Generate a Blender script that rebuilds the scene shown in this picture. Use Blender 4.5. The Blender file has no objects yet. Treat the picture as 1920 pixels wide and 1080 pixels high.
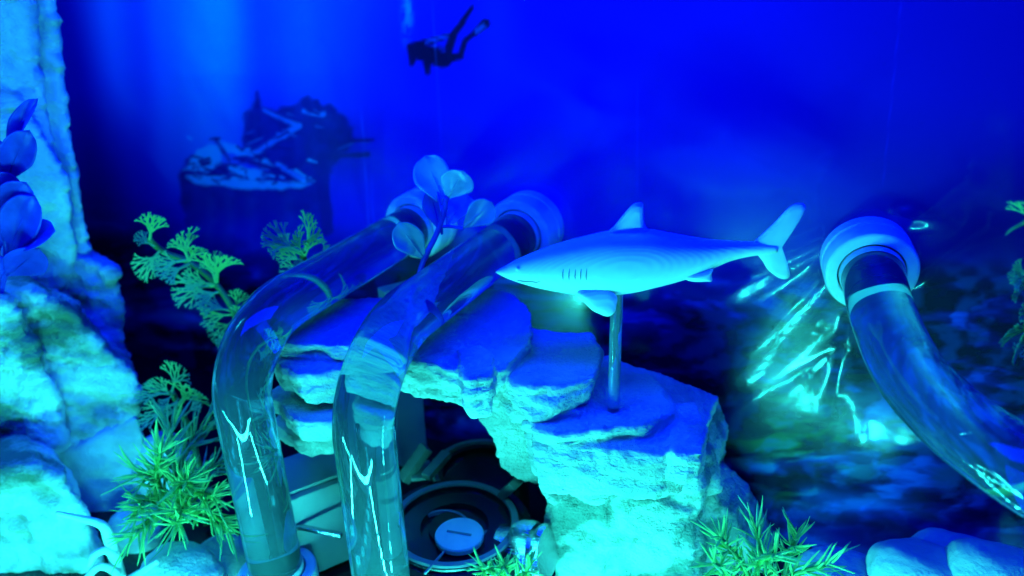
import bpy, bmesh, math, random
import numpy as np
from mathutils import Vector, Matrix, Quaternion

random.seed(7); rng = np.random.default_rng(7)
scene = bpy.context.scene
col = scene.collection

# ------------------------------------------------------------------ camera
FPX, PITCH, ROLL, H = 1450.0, math.radians(23), math.radians(1.7), 0.185
CAM = np.array([0.0, 0.0, H])
_F = np.array([0, math.cos(PITCH), -math.sin(PITCH)])
_R0 = np.array([1.0, 0, 0]); _U0 = np.array([0, math.sin(PITCH), math.cos(PITCH)])
_R = math.cos(ROLL)*_R0 - math.sin(ROLL)*_U0
_U = math.cos(ROLL)*_U0 + math.sin(ROLL)*_R0
cam_d = bpy.data.cameras.new('camera'); cam = bpy.data.objects.new('camera', cam_d)
col.objects.link(cam); scene.camera = cam
cam_d.sensor_width = 36; cam_d.lens = FPX/1920*36
cam_d.clip_start = 0.005; cam_d.clip_end = 50
cam.matrix_world = Matrix(((_R[0], _U[0], -_F[0], CAM[0]), (_R[1], _U[1], -_F[1], CAM[1]),
                           (_R[2], _U[2], -_F[2], CAM[2]), (0, 0, 0, 1)))
cam_d.dof.use_dof = True; cam_d.dof.focus_distance = 0.205; cam_d.dof.aperture_fstop = 11

# ------------------------------------------------------------------ world, lamps, exposure
w = bpy.data.worlds.new('World'); scene.world = w; w.use_nodes = True
w.node_tree.nodes['Background'].inputs[0].default_value = (0.0, 0.02, 0.6, 1)
w.node_tree.nodes['Background'].inputs[1].default_value = 0.05

def area_lamp(name, loc, target, size, size_y, power, color):
    d = bpy.data.lights.new(name, 'AREA'); d.shape = 'RECTANGLE'
    d.size = size; d.size_y = size_y; d.energy = power; d.color = color
    o = bpy.data.objects.new(name, d); col.objects.link(o)
    o.location = loc
    o.rotation_euler = (Vector(target)-Vector(loc)).to_track_quat('-Z', 'Y').to_euler()
    return o
area_lamp('blue_roof_lamp', (0.0, 0.085, 0.42), (0.0, 0.22, 0.05), 0.55, 0.12, 3.7, (0.0, 0.008, 1.0))
LED_STRENGTH = 350.0
LED_COLOR = (0.03, 1.0, 0.90, 1)

scene.view_settings.view_transform = 'Standard'; scene.view_settings.look = 'None'
scene.view_settings.gamma = 1; scene.view_settings.exposure = 0
scene.cycles.use_denoising = True
scene.cycles.max_bounces = 14; scene.cycles.transmission_bounces = 12
scene.cycles.glossy_bounces = 5; scene.cycles.transparent_max_bounces = 12
scene.cycles.caustics_refractive = False; scene.cycles.caustics_reflective = False
scene.cycles.sample_clamp_indirect = 4

# ------------------------------------------------------------------ pixel -> place
def ray(px, py):
    return _F + (px-960)/FPX*_R + (540-py)/FPX*_U
def at(px, py, d):
    return CAM + d*ray(px, py)
def on_z(px, py, z):
    r = ray(px, py); return CAM + r*((z-CAM[2])/r[2])
def on_y(px, py, y):
    r = ray(px, py); return CAM + r*(y/r[1])
YAW = math.radians(28.0)
WD = np.array([math.cos(YAW), -math.sin(YAW), 0.0])       # along the backdrop, to the right
WN = np.array([-math.sin(YAW), -math.cos(YAW), 0.0])      # out of the backdrop, into the case
W0 = at(1003, 420, 0.268); W0[2] = 0.0
def on_wall(px, py, off=0.0):
    r = ray(px, py); p0 = W0+WN*off
    t = np.dot(p0-CAM, WN)/np.dot(r, WN); return CAM + r*t
def project(P):
    q = P-CAM; d = q@_F
    return 960+FPX*(q@_R)/d, 540-FPX*(q@_U)/d

# ------------------------------------------------------------------ noise (numpy)
_perm = np.random.default_rng(3).random(1 << 16)
def _h(i, j, k):
    n = (i*73856093) ^ (j*19349663) ^ (k*83492791)
    n = (n ^ (n >> 13))*1274126177
    return _perm[(n ^ (n >> 16)) & 0xffff]
def vnoise(P):
    P = np.asarray(P); I = np.floor(P).astype(np.int64); f = P-I; f = f*f*(3-2*f); r = 0
    for a in (0, 1):
        for b in (0, 1):
            for c in (0, 1):
                wgt = (f[:, 0] if a else 1-f[:, 0])*(f[:, 1] if b else 1-f[:, 1])*(f[:, 2] if c else 1-f[:, 2])
                r = r+wgt*_h(I[:, 0]+a, I[:, 1]+b, I[:, 2]+c)
    return r*2-1
def fbm(P, octv=4):
    s = 0; a = 1.0; t = 0
    for o in range(octv):
        s = s+a*vnoise(np.asarray(P)*2**o+o*17.3); t += a; a *= .5
    return s/t

# ------------------------------------------------------------------ object helpers
def link_mesh(name, verts, faces, mat=None, smooth=True, sharp=None):
    me = bpy.data.meshes.new(name)
    me.from_pydata([tuple(map(float, v)) for v in verts], [], faces)
    me.validate(); me.update()
    return link_me(name, me, mat, smooth, sharp)
def link_me(name, me, mat=None, smooth=True, sharp=None):
    bm = bmesh.new(); bm.from_mesh(me); bmesh.ops.recalc_face_normals(bm, faces=bm.faces)
    for f in bm.faces: f.smooth = smooth
    if sharp:
        for e in bm.edges:
            if len(e.link_faces) == 2 and e.calc_face_angle(0) > sharp: e.smooth = False
    bm.to_mesh(me); bm.free()
    if mat: me.materials.append(mat)
    o = bpy.data.objects.new(name, me); col.objects.link(o); return o
def thing(name, loc, label, cat, group=None):
    o = bpy.data.objects.new(name, None); o.empty_display_size = .005; col.objects.link(o)
    o.location = tuple(map(float, loc)); o['label'] = label; o['category'] = cat
    if group: o['group'] = group
    return o
def tag(o, label, cat, group=None):
    o['label'] = label; o['category'] = cat
    if group: o['group'] = group
    return o
def wpos(o):
    m = Matrix.Translation(o.location)
    return wpos(o.parent) if o.parent else m
def under(child, parent):
    child.parent = parent
    root = parent
    while root.parent: root = root.parent
    # parts of unique things are built in world space; parents themselves sit in world space too
    inv = Matrix.Translation(-Vector(root.location)) if parent is root else Matrix.Identity(4)
    child.matrix_parent_inverse = inv if parent is root else parent.matrix_basis.inverted()
    return child
def nz(v): v = np.asarray(v, float); return v/np.linalg.norm(v)
def frame(d):
    d = nz(d); a = np.array([0, 0, 1.0]) if abs(d[2]) < .9 else np.array([0, 1.0, 0])
    u = nz(np.cross(a, d)); return u, np.cross(d, u), d
def lathe(p, d, prof, n=48):
    """prof: list of (along, radius)"""
    u, v, d = frame(d); V = []; Fc = []
    for (a, r) in prof:
        for k in range(n):
            t = 2*math.pi*k/n; V.append(np.asarray(p)+d*a+(u*math.cos(t)+v*math.sin(t))*r)
    m = len(prof)
    for i in range(m-1):
        for k in range(n):
            k2 = (k+1) % n; Fc.append((i*n+k, i*n+k2, (i+1)*n+k2, (i+1)*n+k))
    return V, Fc
def spline(pts, per=12):
    P = [np.asarray(p, float) for p in pts]; P = [2*P[0]-P[1]]+P+[2*P[-1]-P[-2]]; out = []
    for i in range(1, len(P)-2):
        for k in range(per):
            t = k/per; a, b, c, d = P[i-1], P[i], P[i+1], P[i+2]
            out.append(.5*((2*b)+(-a+c)*t+(2*a-5*b+4*c-d)*t*t+(-a+3*b-3*c+d)*t**3))
    out.append(P[-2]); return out
def sweep(path, rad, n=40, caps=True):
    path = [np.asarray(p, float) for p in path]; m = len(path)
    if np.isscalar(rad): rad = [rad]*m
    V = []; Fc = []; u, v, d = frame(path[1]-path[0])
    for i in range(m):
        d2 = nz(path[min(i+1, m-1)]-path[max(i-1, 0)])
        u = nz(u-d2*np.dot(u, d2)); v = np.cross(d2, u)
        for k in range(n):
            t = 2*math.pi*k/n; V.append(path[i]+(u*math.cos(t)+v*math.sin(t))*rad[i])
    for i in range(m-1):
        for k in range(n):
            k2 = (k+1) % n; Fc.append((i*n+k, i*n+k2, (i+1)*n+k2, (i+1)*n+k))
    if caps: Fc.append(tuple(range(n))); Fc.append(tuple((m-1)*n+k for k in range(n)))
    return V, Fc
def box(c, ax, half):
    c = np.asarray(c); V = []
    for i in (-1, 1):
        for j in (-1, 1):
            for k in (-1, 1): V.append(c+ax[0]*half[0]*i+ax[1]*half[1]*j+ax[2]*half[2]*k)
    return V, [(0, 1, 3, 2), (4, 6, 7, 5), (0, 4, 5, 1), (2, 3, 7, 6), (0, 2, 6, 4), (1, 5, 7, 3)]
def bevelled(name, V, Fc, mat, wdt=.0008, seg=2):
    o = link_mesh(name, V, Fc, None)
    bm = bmesh.new(); bm.from_mesh(o.data)
    bmesh.ops.bevel(bm, geom=list(bm.edges), offset=wdt, segments=seg, affect='EDGES', profile=.5)
    for f in bm.faces: f.smooth = True
    for e in bm.edges:
        if len(e.link_faces) == 2 and e.calc_face_angle(0) > .7: e.smooth = False
    bm.to_mesh(o.data); bm.free()
    o.data.materials.append(mat); return o
WAX = (WD, np.array([0, 0, 1.0]), WN)

# ------------------------------------------------------------------ materials
def mat(name):
    m = bpy.data.materials.new(name); m.use_nodes = True
    return m, m.node_tree, m.node_tree.nodes['Principled BSDF']
def nd(t, typ, **kw):
    n = t.nodes.new(typ)
    for k, v in kw.items(): setattr(n, k, v)
    return n
def noise_col(t, b, c1, c2, scale, lo=.4, hi=.62, detail=6, stretch=(1, 1, 1), bump=0.0, bscale=None):
    tc = nd(t, 'ShaderNodeTexCoord'); mp = nd(t, 'ShaderNodeMapping'); mp.inputs['Scale'].default_value = stretch
    t.links.new(tc.outputs['Object'], mp.inputs[0])
    n = nd(t, 'ShaderNodeTexNoise'); n.inputs['Scale'].default_value = scale; n.inputs['Detail'].default_value = detail
    n.inputs['Roughness'].default_value = .62
    t.links.new(mp.outputs[0], n.inputs['Vector'])
    r = nd(t, 'ShaderNodeValToRGB'); r.color_ramp.elements[0].position = lo; r.color_ramp.elements[1].position = hi
    r.color_ramp.elements[0].color = (*c1, 1); r.color_ramp.elements[1].color = (*c2, 1)
    t.links.new(n.outputs['Fac'], r.inputs[0]); t.links.new(r.outputs[0], b.inputs['Base Color'])
    if bump:
        n2 = nd(t, 'ShaderNodeTexNoise'); n2.inputs['Scale'].default_value = bscale or scale*6; n2.inputs['Detail'].default_value = 5
        t.links.new(mp.outputs[0], n2.inputs['Vector'])
        bp = nd(t, 'ShaderNodeBump'); bp.inputs['Strength'].default_value = bump; bp.inputs['Distance'].default_value = .001
        t.links.new(n2.outputs['Fac'], bp.inputs['Height']); t.links.new(bp.outputs[0], b.inputs['Normal'])
    return r
def rockmat(name, pale, dark, scale, lo, hi, bump=.5):
    m, t, b = mat(name); b.inputs['Roughness'].default_value = .9; b.inputs['Specular IOR Level'].default_value = .2
    noise_col(t, b, dark, pale, scale, lo, hi, stretch=(1, 1, 1.5), bump=bump, bscale=900); return m
M_ARCH = rockmat('painted_resin_rock', (.63, .63, .61), (.36, .39, .38), 55, .34, .52, 1.0)
M_PILLAR = rockmat('stained_resin_rock', (.58, .58, .56), (.17, .22, .20), 40, .44, .56, 1.0)
M_TOWER = rockmat('mossy_foam_rock', (.78, .78, .76), (.16, .21, .16), 30, .38, .54, 1.0)
M_PALE = rockmat('smooth_pale_rock', (.74, .74, .73), (.34, .38, .36), 26, .32, .52, .6)
M_STONE = rockmat('smooth_stone', (.5, .5, .5), (.36, .36, .36), 30, .35, .6, .4)

def plain(name, c, rough=.4, metal=0, spec=.5, bump=0, bscale=600):
    m, t, b = mat(name)
    noise_col(t, b, tuple(x*.86 for x in c), c, 60, .35, .65, bump=bump, bscale=bscale)
    b.inputs['Roughness'].default_value = rough; b.inputs['Metallic'].default_value = metal
    b.inputs['Specular IOR Level'].default_value = spec; return m
M_FIT = plain('white_fitting_plastic', (.86, .86, .86), .32, bump=.05)
M_FACE = plain('white_fitting_face', (.93, .93, .93), .38)
M_BORE = plain('grey_bore', (.34, .34, .35), .4)
M_SEAL = plain('milky_seal', (.62, .62, .62), .35)
M_DARK = plain('black_acrylic', (.012, .014, .016), .18, spec=.5)
M_GREYP = plain('grey_plastic', (.22, .22, .23), .45)
M_BOX = plain('satin_box', (.42, .42, .43), .4)
M_CHROME = plain('brushed_metal', (.7, .7, .72), .22, metal=1, bump=.3, bscale=1500)
M_PLUG = plain('white_plug', (.66, .66, .66), .4)
M_WHITE = plain('white_resin', (.8, .8, .8), .45)

def glass(name, ior, tint=(1, 1, 1), rough=.0):
    m, t, b = mat(name)
    b.inputs['Base Color'].default_value = (*tint, 1); b.inputs['Transmission Weight'].default_value = 1
    b.inputs['IOR'].default_value = ior; b.inputs['Roughness'].default_value = rough
    return m, t, b
M_TUBE, tt, tb = glass('clear_acrylic_tube', 1.49, (.60, .87, 1)); tb.inputs['Transmission Weight'].default_value = .925
_n = nd(tt, 'ShaderNodeTexNoise'); _n.inputs['Scale'].default_value = 140; _n.inputs['Detail'].default_value = 2
_b = nd(tt, 'ShaderNodeBump'); _b.inputs['Strength'].default_value = .03; _b.inputs['Distance'].default_value = .001
_tc = nd(tt, 'ShaderNodeTexCoord'); tt.links.new(_tc.outputs['Object'], _n.inputs[0])
_sn = nd(tt, 'ShaderNodeTexNoise'); _sn.inputs['Scale'].default_value = 520; _sn.inputs['Detail'].default_value = 6; _sn.inputs['Roughness'].default_value = .75
_sr = nd(tt, 'ShaderNodeValToRGB'); _sr.color_ramp.elements[0].position = .62; _sr.color_ramp.elements[0].color = (0, 0, 0, 1); _sr.color_ramp.elements[1].position = .74; _sr.color_ramp.elements[1].color = (.35, .35, .35, 1)
tt.links.new(_tc.outputs['Object'], _sn.inputs[0]); tt.links.new(_sn.outputs['Fac'], _sr.inputs[0]); tt.links.new(_sr.outputs[0], tb.inputs['Roughness'])
tt.links.new(_n.outputs['Fac'], _b.inputs['Height']); tt.links.new(_b.outputs[0], tb.inputs['Normal'])
M_WATER, _, _ = glass('clear_coolant', 1.33/1.49, (.93, .97, 1))
M_ROD, _, _rb = glass('clear_rod', 1.49, (.9, .97, 1), .04); _rb.inputs['Transmission Weight'].default_value = .84

def leafmat(name, c1, c2, trans, rough=.35):
    m, t, b = mat(name)
    r = noise_col(t, b, c1, c2, 90, .35, .65)
    b.inputs['Roughness'].default_value = rough
    tr = nd(t, 'ShaderNodeBsdfTranslucent'); mx = nd(t, 'ShaderNodeMixShader'); mx.inputs[0].default_value = trans
    t.links.new(r.outputs[0], tr.inputs[0]); t.links.new(b.outputs[0], mx.inputs[1]); t.links.new(tr.outputs[0], mx.inputs[2])
    t.links.new(mx.outputs[0], t.nodes['Material Output'].inputs[0]); return m
M_GREEN = leafmat('green_plastic_leaf', (.30, .68, .24), (.46, .86, .36), .3)
M_NEEDLE = leafmat('green_plastic_needle', (.30, .62, .20), (.50, .84, .34), .3)
M_STEM = plain('green_stem', (.10, .32, .06), .5)
m, t, b = mat('film_leaf')
noise_col(t, b, (.20, .34, .72), (.36, .52, .92), 130, .3, .7)
b.inputs['Roughness'].default_value = .22
_tp = nd(t, 'ShaderNodeBsdfTransparent'); _mx = nd(t, 'ShaderNodeMixShader'); _mx.inputs[0].default_value = .46
t.links.new(b.outputs[0], _mx.inputs[1]); t.links.new(_tp.outputs[0], _mx.inputs[2])
t.links.new(_mx.outputs[0], t.nodes['Material Output'].inputs[0]); M_FILM = m
M_DLEAF = leafmat('dusky_leaf', (.03, .05, .70), (.05, .11, .92), .5, .4)

m, t, b = mat('green_led'); b.inputs['Base Color'].default_value = (.8, .8, .8, 1)
b.inputs['Emission Color'].default_value = LED_COLOR; b.inputs['Emission Strength'].default_value = LED_STRENGTH
M_LED = m
M_LED_SOFT = m.copy(); M_LED_SOFT.name = 'green_led_dim'; M_LED_SOFT.node_tree.nodes['Principled BSDF'].inputs['Emission Strength'].default_value = LED_STRENGTH*.42

# printed film: colour comes from the print attribute of the sheet
m, t, b = mat('printed_glossy_film')
at_ = nd(t, 'ShaderNodeAttribute'); at_.attribute_name = 'print'
t.links.new(at_.outputs['Color'], b.inputs['Base Color'])
b.inputs['Roughness'].default_value = .24; b.inputs['Specular IOR Level'].default_value = .5
M_FILMPRINT = m
# clear glossy film in front of the print: lets the print show and mirrors the lamps
m = bpy.data.materials.new('clear_glossy_film'); m.use_nodes = True; t = m.node_tree; t.nodes.remove(t.nodes['Principled BSDF'])
_tp = nd(t, 'ShaderNodeBsdfTransparent'); _gl = nd(t, 'ShaderNodeBsdfGlossy'); _gl.inputs['Roughness'].default_value = .13
_mx = nd(t, 'ShaderNodeMixShader'); _mx.inputs[0].default_value = .065; t.links.new(_tp.outputs[0], _mx.inputs[1]); t.links.new(_gl.outputs[0], _mx.inputs[2])
_g2 = nd(t, 'ShaderNodeBsdfGlossy'); _g2.inputs['Roughness'].default_value = .25
_m2 = nd(t, 'ShaderNodeMixShader'); _m2.inputs[0].default_value = .020; t.links.new(_mx.outputs[0], _m2.inputs[1]); t.links.new(_g2.outputs[0], _m2.inputs[2])
t.links.new(_m2.outputs[0], t.nodes['Material Output'].inputs[0])
_n = nd(t, 'ShaderNodeTexNoise'); _n.inputs['Scale'].default_value = 60; _n.inputs['Detail'].default_value = 3
_mp = nd(t, 'ShaderNodeMapping'); _mp.inputs['Scale'].default_value = (1, 1, .25)
_tc = nd(t, 'ShaderNodeTexCoord'); t.links.new(_tc.outputs['Object'], _mp.inputs[0]); t.links.new(_mp.outputs[0], _n.inputs[0])
_b = nd(t, 'ShaderNodeBump'); _b.inputs['Strength'].default_value = .012; _b.inputs['Distance'].default_value = .002
t.links.new(_n.outputs['Fac'], _b.inputs['Height']); t.links.new(_b.outputs[0], _gl.inputs['Normal'])
M_CLEAR = m

# ------------------------------------------------------------------ backdrop: printed film stretched over the back panel
def sstep(a, b, x): t_ = np.clip((x-a)/(b-a), 0, 1); return t_*t_*(3-2*t_)
def segd(u, v, p, q):
    p = np.array(p, float); q = np.array(q, float); d = q-p; L = d@d
    t_ = np.clip(((u-p[0])*d[0]+(v-p[1])*d[1])/L, 0, 1)
    return np.hypot(u-p[0]-t_*d[0], v-p[1]-t_*d[1]), t_
def polyd(u, v, pts):
    ins = np.zeros(u.shape, bool); dm = np.full(u.shape, 1e9); n = len(pts)
    for i in range(n):
        (x1, y1), (x2, y2) = pts[i], pts[(i+1) % n]
        dm = np.minimum(dm, segd(u, v, (x1, y1), (x2, y2))[0])
        if y1 != y2:
            c = ((y1 > v) != (y2 > v)) & (u < (x2-x1)*(v-y1)/(y2-y1)+x1); ins ^= c
    return np.where(ins, -dm, dm)
DIVER_CAPS = [((778, 95), (830, 108), 15, 20), ((775, 100), (772, 120), 11, 5), ((800, 112), (802, 136), 9, 5),
              ((825, 108), (850, 108), 18, 8), ((840, 95), (852, 62), 9, 7), ((852, 62), (868, 42), 7, 6), ((866, 42), (885, 14), 6, 4.5),
              ((835, 108), (863, 106), 9, 7), ((863, 106), (872, 76), 6, 5.5), ((872, 76), (890, 62), 5.5, 5), ((888, 64), (910, 44), 6, 10),
              ((770, 88), (845, 66), 8, 5)]
def diver_sd(u, v):
    s = np.full(u.shape, 1e9)
    for p, q, r1, r2 in DIVER_CAPS:
        d, tq = segd(u, v, p, q); s = np.minimum(s, d-(r1+(r2-r1)*tq)*.98)
    return s
HULL = [(338, 330), (350, 300), (372, 290), (400, 300), (470, 318), (560, 322), (604, 348), (600, 400), (585, 470), (372, 480), (350, 430), (342, 380)]
CABIN = [(452, 300), (458, 240), (456, 212), (472, 205), (482, 172), (490, 200), (520, 205), (560, 190), (578, 182), (600, 195),
         (622, 195), (650, 222), (664, 240), (650, 285), (612, 330), (598, 440), (560, 350), (500, 320)]
def wreck_sd(u, v): return np.minimum(polyd(u, v, HULL), polyd(u, v, CABIN))

def print_colour(u, v):
    n = len(u); C = np.zeros((n, 3))
    Z = np.zeros(n)
    left = sstep(1000, 250, u)
    # water
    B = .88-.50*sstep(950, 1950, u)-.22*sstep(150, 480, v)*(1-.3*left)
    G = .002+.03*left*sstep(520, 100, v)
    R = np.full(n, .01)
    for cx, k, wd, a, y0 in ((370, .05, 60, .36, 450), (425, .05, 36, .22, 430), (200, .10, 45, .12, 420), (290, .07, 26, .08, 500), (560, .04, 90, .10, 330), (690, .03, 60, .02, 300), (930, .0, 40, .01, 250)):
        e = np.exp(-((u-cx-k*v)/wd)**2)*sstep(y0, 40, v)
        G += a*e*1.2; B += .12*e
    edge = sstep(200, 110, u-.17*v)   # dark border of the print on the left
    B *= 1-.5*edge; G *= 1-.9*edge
    # sea bed
    P = np.stack([u/150, v/46, Z], 1); f1 = fbm(P, 5); P2 = np.stack([u/60+f1*1.5, v/16+f1*2, Z+5], 1); f2 = fbm(P2, 4)
    f3 = fbm(np.stack([u/340, v/200, Z+9], 1), 3)
    line = 440+40*f3+60*sstep(700, 1500, u)-25*sstep(500, 150, u)
    bed = sstep(-50, 70, v-line-40*f1)
    dk = np.clip(.5+.9*f1+.5*f2, 0, 1)
    bB = .05+.36*dk*sstep(.25, .9, dk+.15*f2); bG = .004+.05*np.clip(dk-.55, 0, 1)*(1+2.2*f2)
    f4 = fbm(np.stack([u/34+f1, v/22, Z+13], 1), 4); rk = sstep(-.15, .35, f4)
    bB = bB*(.5+.8*rk)+.07*rk; bG = bG*(.4+1.0*rk)+.022*rk*sstep(1200, 1500, u)
    leftdark = sstep(470, 230, u)*sstep(380, 520, v)
    bB *= 1-.25*leftdark; bG = np.clip(bG*(1-.3*leftdark), .003, 1)
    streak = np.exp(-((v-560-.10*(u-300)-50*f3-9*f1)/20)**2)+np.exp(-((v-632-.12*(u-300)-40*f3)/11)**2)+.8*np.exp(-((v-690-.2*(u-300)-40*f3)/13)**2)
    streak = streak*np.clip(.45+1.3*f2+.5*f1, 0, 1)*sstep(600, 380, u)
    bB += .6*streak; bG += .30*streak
    sand = np.exp(-((v-938-.16*(u-1550)-14*f1)/20)**2)*sstep(1470, 1560, u)*sstep(1800, 1650, u)*(.7+.5*f2)
    bB += .5*sand; bG += .09*sand
    sand2 = sstep(960, 1010, v+30*f1)*sstep(1450, 1600, u)*.35; bB += sand2*.5; bG += sand2*.01
    green_patch = np.exp(-(((u-1490)/150)**2+((v-850)/90)**2))*np.clip(.2+2.2*f2, 0, 1)  # mottled green patch over the lower right sea bed
    bG += .16*green_patch; R = R+.03*green_patch*bed
    B = B*(1-bed)+bB*bed; G = G*(1-bed)+bG*bed
    # wreck (soft print)
    mk = (u > 300) & (u < 720) & (v > 140) & (v < 520)
    a, b_ = u[mk], v[mk]; nn = 1.3*fbm(np.stack([a/16, b_/13, 0*a], 1), 4)
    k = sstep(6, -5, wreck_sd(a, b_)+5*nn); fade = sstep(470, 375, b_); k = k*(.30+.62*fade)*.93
    bb = B[mk]; gg = G[mk]
    wB = .16+.10*nn+.08*sstep(380, 470, b_); wG = .008+.01*np.clip(nn, 0, 1)
    bb = bb*(1-k)+wB*k; gg = gg*(1-k)+wG*k
    def patch(dist, wdt, cB, cG, rag=4):
        nonlocal bb, gg
        kk = sstep(wdt, -wdt, dist+rag*nn); bb = bb*(1-kk)+cB*kk; gg = gg*(1-kk)+cG*kk
    for poly in ([(345, 318), (372, 282), (392, 268), (412, 272), (418, 300), (400, 318), (380, 322)],
                 [(408, 262), (450, 278), (446, 288), (426, 288)], [(430, 325), (452, 312), (488, 318), (508, 330), (480, 338), (436, 338)],
                 [(462, 302), (500, 300), (515, 312), (500, 320)], [(350, 330), (380, 326), (560, 345), (584, 342), (575, 350), (480, 355), (370, 345)]):
        patch(polyd(a, b_, poly), 4, 1.0, .55)
    for p, q, r_ in (((495, 207), (560, 236), 3.5), ((560, 236), (470, 290), 5), ((520, 308), (580, 343), 4.5), ((570, 208), (605, 214), 5), ((520, 250), (533, 256), 3)):
        patch(segd(a, b_, p, q)[0]-r_, 3.5, .9, .26, 2)
    for p, q, r_ in (((404, 262), (430, 300), 3.5), ((455, 300), (520, 318), 5), ((375, 318), (405, 322), 4), ((600, 268), (700, 262), 4), ((596, 295), (690, 290), 4),
                     ((600, 300), (615, 430), 12), ((570, 192), (580, 205), 7), ((594, 192), (600, 204), 6), ((616, 200), (624, 208), 7), ((482, 175), (484, 205), 2)):
        patch(segd(a, b_, p, q)[0]-r_, 4, .20, .004, 3)
    rub = np.clip(fbm(np.stack([a/11, b_/7, 0*a+3], 1), 3)*3-.5, 0, 1)*sstep(4, -8, polyd(a, b_, HULL+[]))*sstep(350, 335, b_)
    bb = bb*(1-.8*rub)+.14*rub; gg = gg*(1-.9*rub)
    rr = random.Random(5)
    for _ in range(46):
        x_, y_ = rr.uniform(350, 585), rr.uniform(262, 345); y_ += .12*(x_-430)*(x_ < 430); L_ = rr.uniform(6, 26); th_ = rr.uniform(-.7, .9)
        lt = rr.random() < .55
        patch(segd(a, b_, (x_, y_), (x_+L_*math.cos(th_), y_+L_*math.sin(th_)*.6))[0]-rr.uniform(1, 3), 2.5, 1.0 if lt else .16, .5 if lt else .004, 2)
    for _ in range(26):
        x_, y_ = rr.uniform(460, 640), rr.uniform(195, 300); L_ = rr.uniform(8, 30); th_ = rr.choice((.35, -.5, 1.4))+rr.uniform(-.2, .2)
        lt = rr.random() < .25
        patch(segd(a, b_, (x_, y_), (x_+L_*math.cos(th_), y_+L_*math.sin(th_)))[0]-rr.uniform(.8, 2), 2.5, .5 if lt else .2, .12 if lt else .004, 2)
    stern_fade = .5*np.exp(-(((a-650)/60)**2+((b_-290)/60)**2)); bb = bb*(1-stern_fade); gg = gg*(1-stern_fade)  # soft dark blob where the printed stern fades out
    for cx in (395, 430, 470, 540):
        kk = .5*np.exp(-((a-cx-8*nn)/10)**2)*sstep(350, 380, b_)*sstep(480, 430, b_); gg = gg+.04*kk; bb = bb+.1*kk
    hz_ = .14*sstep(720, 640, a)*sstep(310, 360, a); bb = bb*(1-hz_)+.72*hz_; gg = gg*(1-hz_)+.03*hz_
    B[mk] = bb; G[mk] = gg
    # diver (soft print)
    mk = (u > 735) & (u < 930) & (v < 150)
    a, b_ = u[mk], v[mk]; nn = fbm(np.stack([a/9, b_/11, 0*a], 1), 3)
    bub = np.exp(-((a-762-4*nn)/8)**2)*sstep(105, 10, b_)*np.clip(.75+1.6*nn, 0, 1.4)
    bb = B[mk]+.2*bub; gg = G[mk]+.5*bub
    k = sstep(3, -3, diver_sd(a, b_)); bb = bb*(1-k)+.07*k; gg = gg*(1-k)+.003*k
    for p, q, r_, cB, cG in (((800, 78), (838, 68), 2.2, .75, .09), ((894, 58), (906, 49), 4, .6, .10), ((826, 90), (832, 94), 4, .35, .015), ((814, 84), (816, 88), 1.5, .7, .1)):
        kk = sstep(3, -2, segd(a, b_, p, q)[0]-r_); bb = bb*(1-kk)+cB*kk; gg = gg*(1-kk)+cG*kk
    B[mk] = bb; G[mk] = gg
    # fine vertical lighter lines in the print colour
    for x0, k_, y0, y1, s_ in ((810, .07, 0, 300, .02), (664, .065, 200, 440, .035), (676, .06, 330, 440, .02), (1195, 0, 150, 380, .015), (1690, -.1, 0, 340, .006)):
        e = np.exp(-((u-x0-k_*v)/1.6)**2)*sstep(y0-20, y0+30, v)*sstep(y1+20, y1-10, v); G += s_*e; B += .12*e
    C[:, 0] = np.clip(R, 0, 1); C[:, 1] = np.clip(G, .0005, 1); C[:, 2] = np.clip(B, .01, 1)
    return C
FITR = on_wall(1622, 478)                                   # where the third tube leaves the backdrop
def wall_sz(P): return (P-W0)@WD, P[..., 2]
sF, zF = float((FITR-W0)@WD), float(FITR[2])
def _wsz(px, py): p = on_wall(px, py); return float((p-W0)@WD), float(p[2])
CREASES = [((1548, 450), (1235, 600), .0050, (.00182, .00172, .00153, .00128, .00098, .00064, .0003)), ((1540, 520), (1325, 750), .0042, (.00197, .00177, .00143, .00098, .0003, .0004, .0005)),
           ((1600, 625), (1320, 812), .0030, (.00084, .00059, .00035, .0003, .00045, .00065, .0008)), ((1597, 600), (1560, 800), .0026, (.0016, .0016, .0017, .0018, .0019, .0006, .0002)),
           ((1598, 600), (1605, 830), .0022, (.0008, .0007, .0005, .0003)), ((1690, 396), (1778, 412), .0030, (.0011, .0008)), ((1692, 452), (1716, 512), .0028, (.0014, .0012)),
           ((1714, 515), (1850, 420), .0026, (.0011, .0006)), ((1690, 420), (1800, 330), .0040, (.0016, .0008))]
def film_height(s, z):
    """creases pulled out of the film by the third fitting, plus slack waves"""
    h = 0*s
    for p, q, wdt, a in CREASES:
        d, t_ = segd(s, z, _wsz(*p), _wsz(*q))
        tt_ = np.linspace(0, 1, 97); aa = np.interp(tt_, np.linspace(0, 1, len(a)), a); kk = np.hanning(19); kk /= kk.sum()
        aa = np.convolve(np.pad(aa, 9, mode='edge'), kk, 'valid')
        h = h+np.interp(t_, tt_, aa)*np.exp(-(d/(wdt*(.8+.4*t_)))**2)
    right = sstep(sF-.005, sF+.05, s)
    Q = np.stack([s/.03, z/.012+s/.02, 0*s], 1)
    h = h+.00012*fbm(Q, 3)*right*sstep(.2, .1, z)+.0004*vnoise(np.stack([s/.12, z/.10, 0*s+4], 1))
    low = sstep(.075, .035, z)*sstep(sF-.06, sF-.02, s)
    return h+.00004*fbm(np.stack([s/.006, z/.0035, 0*s+2], 1), 2)*low
S0, S1, Z0, Z1 = -.36, .20, -.002, .30
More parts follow.
